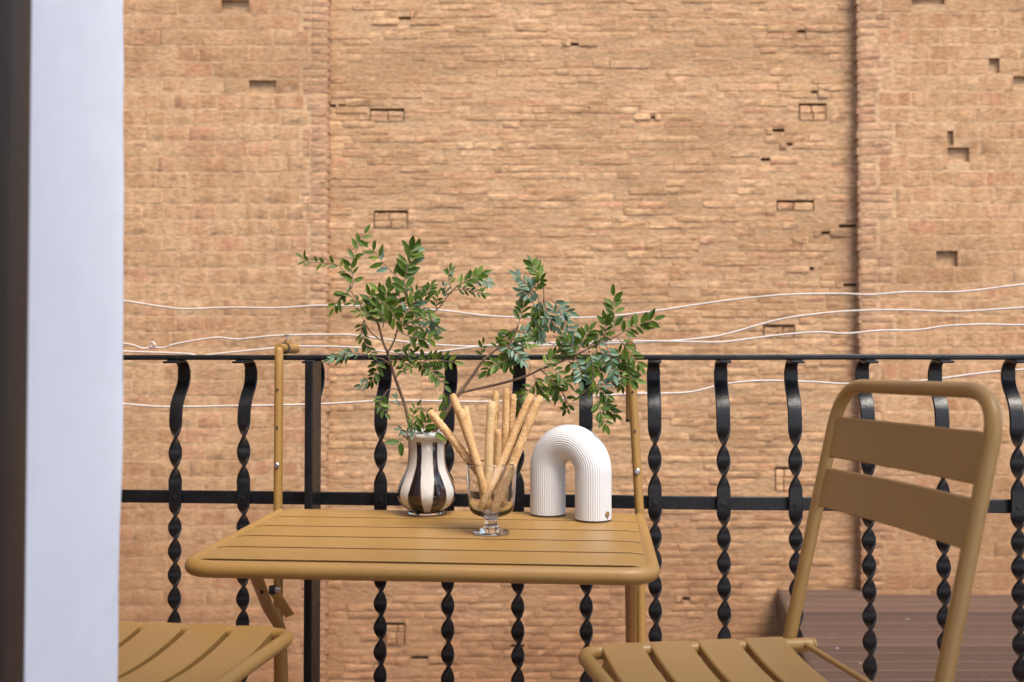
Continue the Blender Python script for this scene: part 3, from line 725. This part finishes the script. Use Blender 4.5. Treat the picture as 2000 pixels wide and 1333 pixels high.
# ------------------------------------------------------------------ striped vase
vb = T(833, 1004); VK = vb.y / F / 3.846
VM = frame(vb + tn * .0004, tu, tv, tn)
vt = thing('vase', 'striped cream and dark brown glass vase holding leafy branches', 'vase', vb)
def vp(y, r): return (r * VK, (1046 - y) * VK)
outer = [vp(1046, 120), vp(1045, 134), vp(1040, 139), vp(1032, 138), vp(1026, 130), vp(1021, 126)]
body = [(1021, 120), (1012, 138), (1000, 156), (980, 179), (955, 200), (925, 216), (895, 222), (865, 219), (835, 210), (800, 195), (765, 177), (730, 161), (695, 149), (660, 142), (620, 138), (570, 136), (520, 137), (498, 140), (486, 152), (478, 168), (466, 181), (452, 186), (438, 181), (428, 168), (424, 150), (430, 134), (450, 126), (520, 122), (640, 124), (760, 160), (860, 200), (900, 207), (960, 186), (1000, 130), (1006, 20)]
m = MB(); m.lathe([vp(*p) for p in body], 72)
me = m.mesh('vase_body', M_VASE, smooth=60); ob = bpy.data.objects.new('body', me); COL.objects.link(ob); ob.parent = vt; ob.matrix_basis = Matrix.Translation(-vb) @ VM
m = MB(); m.lathe([(.0005, outer[0][1])] + outer + [(.0005, outer[-1][1] - .0005)], 60); me = m.mesh('vase_foot', M_GLASS, smooth=60); ob = bpy.data.objects.new('foot', me); COL.objects.link(ob); ob.parent = vt; ob.matrix_basis = Matrix.Translation(-vb) @ VM

# ------------------------------------------------------------------ goblet with breadsticks
gb = T(960, 1042.5); GK = gb.y / F / 3.846
GM = frame(gb + tn * .0004, tu, tv, tn)
def gp(y, r): return (r * GK, (1166 - y) * GK)
prof = [(1166, 2), (1166, 120), (1163, 133), (1158, 137), (1150, 133), (1140, 110), (1130, 78), (1118, 56), (1100, 46), (1080, 44), (1062, 46), (1048, 54), (1036, 80), (1026, 112), (1012, 140), (995, 158), (970, 168), (930, 174), (860, 179), (760, 184), (700, 186), (650, 188), (640, 188), (636, 186), (635, 184), (638, 182), (650, 181.5), (700, 180), (760, 177), (860, 172), (930, 166), (965, 158), (985, 145), (998, 122), (1005, 90), (1008, 40), (1008, 2)]
m = MB(); m.lathe([gp(*p) for p in prof], 80)
gt = m.mesh('goblet', M_GLASS, smooth=70); go_ = bpy.data.objects.new('goblet', gt); COL.objects.link(go_); go_.matrix_basis = GM
tag(go_, 'clear stemmed glass goblet filled with breadsticks on the table', 'goblet')
STK = [
 ('breadstick leaning farthest left out of the goblet towards the vase', (838, 803), (989, 988), .004, .004, .0078, 'seed', M_BREAD),
 ('smooth breadstick with the tallest tip of those leaning left', (883, 770), (964, 996), .004, .010, .0076, '', M_BREAD),
 ('smooth breadstick leaning left in front of a hidden one', (899, 800), (958, 998), -.012, -.012, .0078, '', M_BREAD),
 ('breadstick mostly hidden behind the ones leaning left', (908, 793), (948, 992), .020, .018, .0066, '', M_BREADP),
 ('broad pale breadstick standing nearly upright at the centre', (961, 784), (950, 998), -.006, -.002, .0086, '', M_BREADP),
 ('upright breadstick behind the broad pale one', (968, 764), (966, 996), .018, .026, .0070, 'some', M_BREAD),
 ('shortest breadstick, its tip barely above the goblet rim', (973, 840), (970, 998), -.010, .008, .0066, '', M_BREAD),
 ('smooth upright breadstick with the highest tip of all', (989, 759), (980, 996), .010, .016, .0068, '', M_BREAD),
 ('sesame breadstick with dark tip right of the tallest one', (1003, 770), (985, 994), .022, .028, .0068, 'seed', M_BREAD),
 ('smooth breadstick leaning right across the front of the goblet', (1039, 770), (938, 997), .010, -.018, .0080, '', M_BREAD),
 ('sesame coated breadstick leaning farthest right', (1056, 774), (962, 1001), .000, -.026, .0086, 'seed', M_BREAD)]
for i, (lab, tp, bt, dzt, dzb, r, seed, mt) in enumerate(STK):
    br = random.Random(40 + i); A = P(*tp, gb.y + dzt); B = P(*bt, gb.y + dzb)
    n = 34; path = []; rad = []; side = (A - B).cross(Vector((0, 1, 0))).normalized()
    for k in range(n + 1):
        t = k / n; p = B.lerp(A, t) + side * (.0016 * sin(t * 5 + i) * sin(pi * t)) + Vector((0, .0015 * sin(t * 4 + 2 * i) * sin(pi * t), 0))
        e = 1.0
        if t < .03: e = .62 + .38 * math.sqrt(t / .03)
        if t > .965: e = .66 + .34 * math.sqrt((1 - t) / .035)
        path.append(p); rad.append(.94 * r * e * (1 + .07 * noise.noise(Vector((t * 7, i * 3.1, 0))) + .02 * noise.noise(Vector((t * 22, i * 3.1, 5)))))
    e = thing('breadstick', lab, 'breadstick', B, 'breadsticks in the goblet')
    m = MB(); m.tube(path, rad, n=18)
    for q, v in enumerate(m.v): m.v[q] = v + Vector((noise.noise(v * 170), noise.noise(v * 170 + Vector((5, 0, 0))), noise.noise(v * 170 + Vector((0, 9, 0))))) * .0004
    m.obj('crust', mt, e, smooth=60)
    if seed:
        m = MB(); ns = 150 if seed == 'seed' else 40
        for q in range(ns):
            t = br.uniform(.05, .99); k = min(n - 1, int(t * n)); c = path[k].lerp(path[k + 1], t * n - k); ax = (path[k + 1] - path[k]).normalized()
            a = ax.orthogonal().normalized(); b_ = ax.cross(a); th = br.uniform(0, 2 * pi); nr = a * cos(th) + b_ * sin(th)
            c = c + nr * (rad[k] * .99); d1 = (ax * br.uniform(-1, 1) + nr.cross(ax) * br.uniform(-1, 1)).normalized(); d2 = nr.cross(d1)
            l, w = .0018, .0011
            m.add([c + d1 * l, c + d2 * w, c - d1 * l, c - d2 * w, c + nr * .0009, c - nr * .0005], [(0, 1, 4), (1, 2, 4), (2, 3, 4), (3, 0, 4), (1, 0, 5), (2, 1, 5), (3, 2, 5), (0, 3, 5)])
        o = m.obj('sesame_seeds', M_SEED, e, smooth=60); o['kind'] = 'stuff'

# ------------------------------------------------------------------ fluted arch lamp
lf, lnr = T(1070, 1006), T(1158.5, 1016.5)
ld = (lnr - lf); half = ld.length / 2; ld.normalize(); lc = (lf + lnr) / 2
LR = .0358; legh = .185 - half - LR
lp = thing('arch_lamp', 'white fluted arch shaped lamp standing on the table', 'lamp', lc)
path = [lf + tn * (.004 + (legh - .004) * k / 8) for k in range(9)]
path += [lc + tn * legh - ld * (half * cos(pi * k / 40)) + tn * (half * sin(pi * k / 40)) for k in range(1, 40)]
path += [lnr + tn * (legh - (legh - .004) * k / 8) for k in range(9)]
sd_ = ld.cross(tn).normalized(); NF = 50; SUB = 6
rs = []
for i, p in enumerate(path):
    t = (path[min(i + 1, len(path) - 1)] - path[max(i - 1, 0)]).normalized(); a = sd_; b_ = t.cross(a).normalized(); ring = []
    for k in range(NF * SUB):
        th = 2 * pi * k / (NF * SUB); rr = LR - .0009 * (1 - abs(sin(NF * th / 2)))
        ring.append(p + a * cos(th) * rr + b_ * sin(th) * rr)
    rs.append(ring)
m = MB(); m.rings(rs); sh = m.obj('shade', M_LAMP, lp, smooth=70)
for p in (lf, lnr):
    m = MB(); m.tube([p + tn * .0003, p + tn * .0045], LR * .965, n=48); m.obj('base_pad', M_DARKMARK, lp)
vd = (Vector((0, 0, CAMZ)) - lnr); vd = (vd - tn * vd.dot(tn)).normalized(); rt = vd.cross(tn) * -1
ang = radians(50); nr = (vd * cos(ang) + rt * sin(ang)).normalized()
c = lnr + nr * (LR - .0006) + tn * .0155
m = MB(); m.disc(c, nr, .0058, .0012, 24); m.obj('emblem', M_BRASS, lp)
m = MB(); m.tube([c + nr * .0009 + (nr.cross(tn) * cos(k * pi / 12) + tn * sin(k * pi / 12)) * .0053 for k in range(25)], .00055, n=6); m.obj('emblem_ring', M_DARKMARK, lp)
m = MB(); m.tube([c + nr * .0006 - tn * .006, c + nr * .0006 - tn * .0095], .0006, n=6); m.obj('emblem_mark', M_DARKMARK, lp)

# ------------------------------------------------------------------ leafy branches in the vase
def unit_leaf(seed):
    r_ = random.Random(seed); vs_ = []; fs_ = []; n = 8; bend = r_.uniform(-.10, .16); fold = r_.uniform(.06, .22)
    for k in range(n + 1):
        t = k / n; w = .5 * (sin(pi * min(1, t ** .85)) ** .72 if 0 < t < 1 else 0.02) * .40
        z = -bend * t * t * 1.2
        for s in (-1, -.5, 0, .5, 1): vs_.append((t, s * w * 1, z + fold * abs(s) * w * 1.2 - .02 * (s == 0)))
    for k in range(n):
        for j in range(4): a = k * 5 + j; fs_.append((a, a + 1, a + 6, a + 5))
    return vs_, fs_
LT = [unit_leaf(s) for s in range(8)]
ZP = vb.y
class Branch:
    def __init__(s, label, base): s.e = thing('leafy_branch', label, 'branch', base, 'leafy branches in the vase'); s.leaves = []; s.stem = MB(); s.twigs = MB(); s.r = random.Random(len(label))
    def limb(s, pts, r0, r1, dz0, dz1, twig=False):
        n = len(pts); path = spline([P(x, y, ZP + dz0 + (dz1 - dz0) * k / max(1, n - 1)) for k, (x, y) in enumerate(pts)], 6)
        m_ = len(path); (s.twigs if twig else s.stem).tube(path, [r0 + (r1 - r0) * k / (m_ - 1) for k in range(m_)], n=9); return path
    def sprig(s, pts, pairs, L, kind='g', dz=0.0, tilt=.5, term=1, ang=56, spread=.02, wr=1.0):
        n = len(pts); r_ = s.r; dd = r_.uniform(-spread, spread)
        path = spline([P(x, y, ZP + dz + dd * k / max(1, n - 1)) for k, (x, y) in enumerate(pts)], 6); m_ = len(path)
        s.twigs.tube(path, [.0011 - .0006 * k / (m_ - 1) for k in range(m_)], n=6)
        nrm = Vector((r_.uniform(-tilt, tilt), -1, r_.uniform(-.2, tilt) + .15)).normalized()
        Lm = 1.04 * L * ZP / F
        for k in range(pairs):
            t = .14 + .80 * (k + .5) / pairs
            for sd in (-1, 1):
                tt = min(.995, max(0, t + r_.uniform(-.03, .03) + .03 * sd)); q = tt * (m_ - 1); i = min(m_ - 2, int(q)); p = path[i].lerp(path[i + 1], q - i)
                tg = (path[i + 1] - path[i]).normalized(); sv = tg.cross(nrm).normalized(); a = radians(ang + r_.uniform(-14, 14) - 14 * t)
                d = (tg * cos(a) + sv * sd * sin(a) + nrm * r_.uniform(-.30, .30)).normalized()
                if r_.random() < .07: continue
                s.leaf(p, d, nrm, Lm * r_.uniform(.82, 1.12) * (1 - .10 * abs(t - .5)), kind, wr)
        tg = (path[-1] - path[-2]).normalized()
        if term: s.leaf(path[-1], (tg + nrm * r_.uniform(-.2, .2)).normalized(), nrm, Lm, kind, wr)
    def leaf(s, p, d, nrm, L, kind, wr=1.0):
        r_ = s.r; n2 = (nrm + Vector((r_.uniform(-.45, .45), r_.uniform(-.3, .3), r_.uniform(-.4, .5)))); n2 = (n2 - d * n2.dot(d)).normalized()
        y = n2.cross(d); w = L * r_.uniform(.88, 1.12) * wr
        s.leaves.append((frame(p + d * .0012, d * L, y * w, n2 * L), L, 1 if (kind == 'b') or (kind == 'm' and r_.random() < .22) else 0))
    def finish(s):
        st = s.stem.obj('stem', M_STEM, s.e, smooth=60); tw = s.twigs.obj('twigs', M_STEM, st, smooth=60); tw['kind'] = 'stuff'
        s.leaves.sort(key=lambda l: -l[1]); cache = {}; rest = {0: MB(), 1: MB()}
        for i, (M, L, k) in enumerate(s.leaves):
            j = s.r.randrange(8)
            if i < 290:
                if (j, k) not in cache: mb = MB(); mb.add(*LT[j]); cache[(j, k)] = mb.mesh('leaf', (M_LEAF, M_LEAFB)[k], smooth=80)
                inst('leaf', cache[(j, k)], M, s.e)
            else: rest[k].add([M @ Vector(v) for v in LT[j][0]], LT[j][1])
        for k in (0, 1):
            if rest[k].v: o = rest[k].obj('small_leaves', (M_LEAF, M_LEAFB)[k], s.e, smooth=80); o['kind'] = 'stuff'
        print('leaves', len(s.leaves))
mouth = VM @ Vector((0, 0, .12))
A = Branch('upright leafy green branch at the left of the vase mouth', mouth)
A.limb([(812, 930), (806, 856), (797, 820), (790, 790), (780, 762), (772, 740), (764, 715), (757, 690), (748, 668), (742, 645), (737, 628)], .0036, .0022, -.012, -.03)
A.limb([(737, 630), (715, 610), (700, 590), (686, 570)], .0018, .0012, -.03, -.02)
A.limb([(757, 690), (770, 665), (778, 635), (785, 600), (797, 590)], .0020, .0012, -.028, -.045)
A.limb([(778, 640), (820, 622), (850, 608), (868, 588), (882, 570), (895, 558)], .0018, .0010, -.04, -.05)
A.limb([(772, 738), (785, 726), (805, 718), (827, 707)], .0014, .0010, -.025, -.05)
A.limb([(760, 710), (748, 702), (735, 699), (716, 693)], .0013, .0009, -.03, -.05)
A.limb([(781, 766), (772, 760), (758, 762)], .0010, .0008, -.02, -.03)
A.limb([(748, 668), (725, 650), (710, 625)], .0013, .0010, -.03, -.05)
SA = [
 ([(686, 566), (690, 547), (686, 521), (697, 490), (712, 458)], 6, 22, 'g', -.03),
 ([(686, 566), (680, 540), (660, 519), (630, 514), (604, 512), (592, 505)], 6, 17, 'g', -.02),
 ([(690, 585), (676, 572), (661, 587), (652, 602)], 5, 18, 'g', -.04),
 ([(785, 560), (775, 543), (758, 523), (745, 510), (736, 496), (720, 484)], 4, 26, 'm', -.06),
 ([(797, 590), (791, 568), (791, 541), (796, 520), (802, 497), (803, 490)], 6, 28, 'g', -.06),
 ([(800, 560), (800, 530), (806, 508), (812, 490)], 4, 24, 'm', -.03),
 ([(826, 600), (828, 592), (835, 571), (841, 560)], 4, 19, 'g', -.05),
 ([(852, 607), (853, 590), (856, 577)], 3, 16, 'g', -.04),
 ([(890, 560), (915, 547), (938, 537)], 4, 22, 'g', -.06),
 ([(882, 568), (905, 566), (930, 571), (945, 573)], 6, 14, 'g', -.05),
 ([(882, 565), (876, 545), (878, 529)], 4, 15, 'm', -.05),
 ([(920, 552), (940, 548), (955, 552)], 4, 15, 'b', -.04),
 ([(868, 586), (872, 572), (868, 560)], 3, 14, 'b', -.04),
 ([(742, 640), (730, 605), (722, 578)], 5, 22, 'g', -.03), ([(748, 640), (752, 600), (757, 566)], 5, 24, 'g', -.06),
 ([(760, 635), (775, 595), (783, 566)], 5, 23, 'g', -.02), ([(770, 655), (800, 630), (826, 616)], 5, 20, 'g', -.05),
 ([(775, 645), (795, 605), (815, 586)], 5, 22, 'm', -.07), ([(790, 635), (830, 640), (852, 642)], 5, 19, 'm', -.05),
 ([(783, 650), (815, 662), (845, 662)], 5, 20, 'g', -.07), ([(740, 586), (758, 600), (773, 626)], 4, 26, 'g', -.09),
 ([(765, 640), (745, 612), (735, 600)], 4, 22, 'g', -.08), ([(835, 615), (848, 630), (853, 652)], 5, 14, 'b', -.06),
 ([(790, 610), (815, 600), (838, 612)], 4, 22, 'g', -.08), ([(775, 620), (760, 590), (740, 570)], 4, 24, 'g', -.05),
 ([(800, 640), (815, 655), (822, 680)], 4, 20, 'g', -.06), ([(790, 590), (805, 575), (822, 565)], 3, 18, 'g', -.02),
 ([(735, 628), (720, 612), (700, 610)], 4, 15, 'g', -.05), ([(712, 600), (702, 588), (688, 592)], 3, 15, 'g', -.03),
 ([(712, 625), (706, 640), (709, 660), (716, 674)], 5, 17, 'g', -.05), ([(712, 670), (722, 685), (728, 693)], 2, 14, 'g', -.04),
 ([(735, 700), (737, 715), (731, 736), (725, 746)], 4, 20, 'g', -.05), ([(727, 742), (715, 750), (705, 752)], 2, 18, 'b', -.05),
 ([(716, 693), (690, 690), (667, 695), (645, 702)], 6, 15, 'b', -.05), ([(690, 690), (672, 698), (655, 704)], 4, 13, 'g', -.04),
 ([(827, 707), (842, 722), (853, 735), (868, 752)], 5, 19, 'g', -.05), ([(828, 705), (845, 703), (862, 704), (886, 708)], 6, 19, 'g', -.06, .3, 1, 74),
 ([(808, 655), (800, 680), (797, 700), (800, 714)], 5, 16, 'g', -.04), ([(780, 690), (790, 710), (784, 722)], 3, 16, 'g', -.04),
 ([(815, 690), (822, 708), (828, 720)], 4, 18, 'g', -.06), ([(790, 670), (782, 695), (770, 705)], 3, 16, 'g', -.05),
 ([(868, 752), (868, 772), (869, 790), (864, 812)], 3, 20, 'g', -.06, .5, 1, 30),
 ([(803, 850), (807, 834), (807, 808), (814, 795)], 5, 15, 'g', -.05), ([(822, 856), (828, 838), (834, 820)], 3, 24, 'g', -.05),
 ([(800, 856), (792, 842), (782, 840)], 2, 13, 'b', -.05), ([(815, 858), (806, 845), (801, 850)], 2, 13, 'b', -.06),
 ([(758, 762), (746, 778), (742, 790), (752, 806)], 4, 17, 'g', -.04), ([(790, 795), (779, 786), (772, 778)], 2, 13, 'b', -.03)]
for a in SA: A.sprig(a[0], a[1] + (a[1] >= 4), a[2], a[3], a[4], *(a[5:]))
pl = P(782, 863, ZP - .055); vdn = Vector((.1, -1, .2)).normalized()
A.twigs.tube([P(806, 852, ZP - .03), P(792, 852, ZP - .052), pl], .0009, n=6)
A.leaf(pl, (P(750, 865, ZP - .06) - pl).normalized(), vdn, .032, 'g'); A.leaf(pl, (P(785, 895, ZP - .06) - pl).normalized(), vdn, .029, 'g')
pl = P(850, 845, ZP - .05); A.leaf(pl, (P(874, 863, ZP - .05) - pl).normalized(), vdn, .028, 'g')
A.finish()

B = Branch('spreading leafy branch reaching right over the goblet and lamp', mouth + Vector((.012, 0, 0)))
B.limb([(836, 925), (846, 852), (856, 832), (868, 812), (885, 786), (905, 758), (925, 731), (940, 709), (960, 690), (985, 671), (1005, 650), (1012, 636)], .0052, .0016, .01, -.02)
B.limb([(900, 767), (940, 758), (985, 748), (1030, 734), (1055, 722), (1085, 711), (1120, 696), (1150, 681), (1180, 668), (1206, 656)], .0030, .0013, .002, -.06)
B.limb([(1120, 696), (1145, 712), (1158, 742), (1166, 775)], .0014, .0010, -.04, -.06)
B.limb([(1005, 650), (1030, 640), (1055, 615), (1062, 585), (1061, 556)], .0013, .0009, -.02, -.03)
B.limb([(1055, 722), (1078, 742), (1098, 765), (1106, 792)], .0012, .0009, -.03, -.05)
B.limb([(1120, 690), (1095, 680), (1070, 668), (1045, 660)], .0011, .0008, -.05, -.03)
B.limb([(1031, 733), (1036, 715), (1026, 698)], .0010, .0007, -.03, -.02)
SB = [
 ([(1010, 638), (1019, 615), (1022, 598), (1023, 590)], 4, 25, 'g', -.03), ([(1061, 556), (1051, 538), (1043, 523), (1039, 515)], 6, 21, 'g', -.03),
 ([(1045, 572), (1025, 552), (1010, 540)], 5, 18, 'b', -.03), ([(1074, 583), (1097, 604), (1112, 611)], 4, 21, 'b', -.03),
 ([(1062, 580), (1068, 612), (1085, 638)], 5, 20, 'b', -.03), ([(1085, 592), (1102, 628), (1122, 648)], 5, 18, 'b', -.04),
 ([(1050, 575), (1054, 615), (1050, 645)], 6, 19, 'm', -.04, .6, 1, 30), ([(1040, 585), (1044, 612), (1038, 640)], 6, 18, 'm', -.02, .6, 1, 30),
 ([(1060, 600), (1065, 630), (1060, 655)], 5, 18, 'b', -.05, .6, 1, 30), ([(1030, 575), (1045, 560), (1055, 548)], 4, 18, 'm', -.04),
 ([(1050, 565), (1035, 575), (1018, 570)], 4, 18, 'b', -.04),
 ([(1012, 640), (992, 650), (984, 668)], 4, 20, 'm', -.03), ([(1004, 655), (990, 688), (988, 710)], 5, 19, 'm', -.04),
 ([(1000, 690), (985, 706), (965, 713), (952, 724)], 5, 22, 'g', -.05), ([(985, 672), (1008, 688), (1020, 704)], 5, 18, 'b', -.05),
 ([(990, 666), (1014, 664), (1034, 672)], 4, 20, 'm', -.04), ([(975, 682), (984, 694), (995, 716)], 5, 19, 'g', -.04),
 ([(1005, 650), (1030, 650), (1050, 660)], 4, 18, 'b', -.03), ([(944, 704), (940, 686), (943, 672)], 2, 14, 'g', -.02),
 ([(1000, 660), (1010, 672), (1012, 690)], 4, 18, 'm', -.06), ([(970, 684), (975, 672), (985, 660)], 3, 17, 'g', -.05),
 ([(1042, 732), (1052, 752), (1062, 768)], 4, 20, 'g', -.04, .5, 1, 40), ([(1058, 722), (1078, 745), (1090, 770)], 5, 19, 'g', -.05),
 ([(1075, 715), (1095, 735), (1108, 748)], 4, 20, 'g', -.06), ([(1058, 722), (1072, 706), (1086, 692)], 3, 22, 'g', -.05),
 ([(1050, 745), (1030, 766), (1016, 774)], 4, 19, 'g', -.04), ([(1020, 772), (1014, 785), (1012, 800)], 2, 20, 'g', -.05, .5, 1, 30),
 ([(1085, 735), (1088, 760), (1086, 775)], 4, 17, 'g', -.03, .6, 1, 26), ([(1098, 765), (1110, 790), (1106, 800)], 3, 18, 'g', -.05),
 ([(1200, 654), (1200, 615), (1198, 580)], 6, 24, 'g', -.06), ([(1180, 668), (1183, 642), (1181, 625)], 4, 19, 'g', -.06),
 ([(1132, 680), (1140, 664), (1151, 647)], 4, 22, 'g', -.05), ([(1206, 656), (1232, 641), (1258, 631), (1276, 625)], 7, 23, 'g', -.07, .35, 1, 62),
 ([(1206, 658), (1221, 678), (1237, 697), (1248, 713)], 6, 21, 'g', -.07), ([(1182, 668), (1190, 692), (1196, 715), (1200, 733)], 5, 19, 'b', -.08),
 ([(1122, 698), (1130, 714), (1135, 730), (1136, 744)], 6, 19, 'b', -.07, .35, 1, 80), ([(1150, 684), (1157, 712), (1160, 742)], 5, 19, 'm', -.07),
 ([(1165, 775), (1173, 804), (1183, 830)], 6, 19, 'g', -.07), ([(1164, 772), (1184, 794), (1200, 808)], 5, 19, 'g', -.06),
 ([(1162, 756), (1184, 750), (1200, 744)], 4, 16, 'b', -.07), ([(1205, 732), (1225, 738), (1238, 742)], 3, 24, 'g', -.08),
 ([(1150, 684), (1170, 700), (1186, 706)], 4, 20, 'm', -.06), ([(1130, 696), (1118, 680), (1108, 664)], 4, 20, 'm', -.05),
 ([(1100, 706), (1110, 686), (1124, 666)], 4, 20, 'g', -.04), ([(1165, 680), (1166, 704), (1172, 726)], 5, 20, 'g', -.05),
 ([(1150, 686), (1140, 706), (1145, 722)], 4, 19, 'g', -.05), ([(1180, 690), (1204, 700), (1222, 716)], 5, 20, 'g', -.06),
 ([(1195, 715), (1208, 735), (1214, 752)], 4, 19, 'g', -.07), ([(1160, 742), (1148, 760), (1135, 772)], 4, 18, 'g', -.06),
 ([(1110, 700), (1118, 722), (1128, 740)], 4, 19, 'g', -.05), ([(1140, 690), (1160, 668), (1180, 655)], 4, 19, 'g', -.05),
 ([(1165, 660), (1175, 690), (1180, 712)], 4, 18, 'b', -.06), ([(1095, 640), (1112, 652), (1130, 668)], 4, 17, 'b', -.04), ([(1080, 655), (1095, 668), (1110, 690)], 4, 18, 'g', -.04),
 ([(1220, 690), (1222, 715), (1232, 730)], 4, 21, 'g', -.075), ([(1160, 745), (1172, 762), (1185, 772)], 4, 17, 'g', -.06)]
for a in SB: B.sprig(a[0], a[1] + (a[1] >= 4), a[2], a[3], a[4], *(a[5:]))
B.finish()

for o in list(bpy.data.objects):
    if '_o' in o: del o['_o']
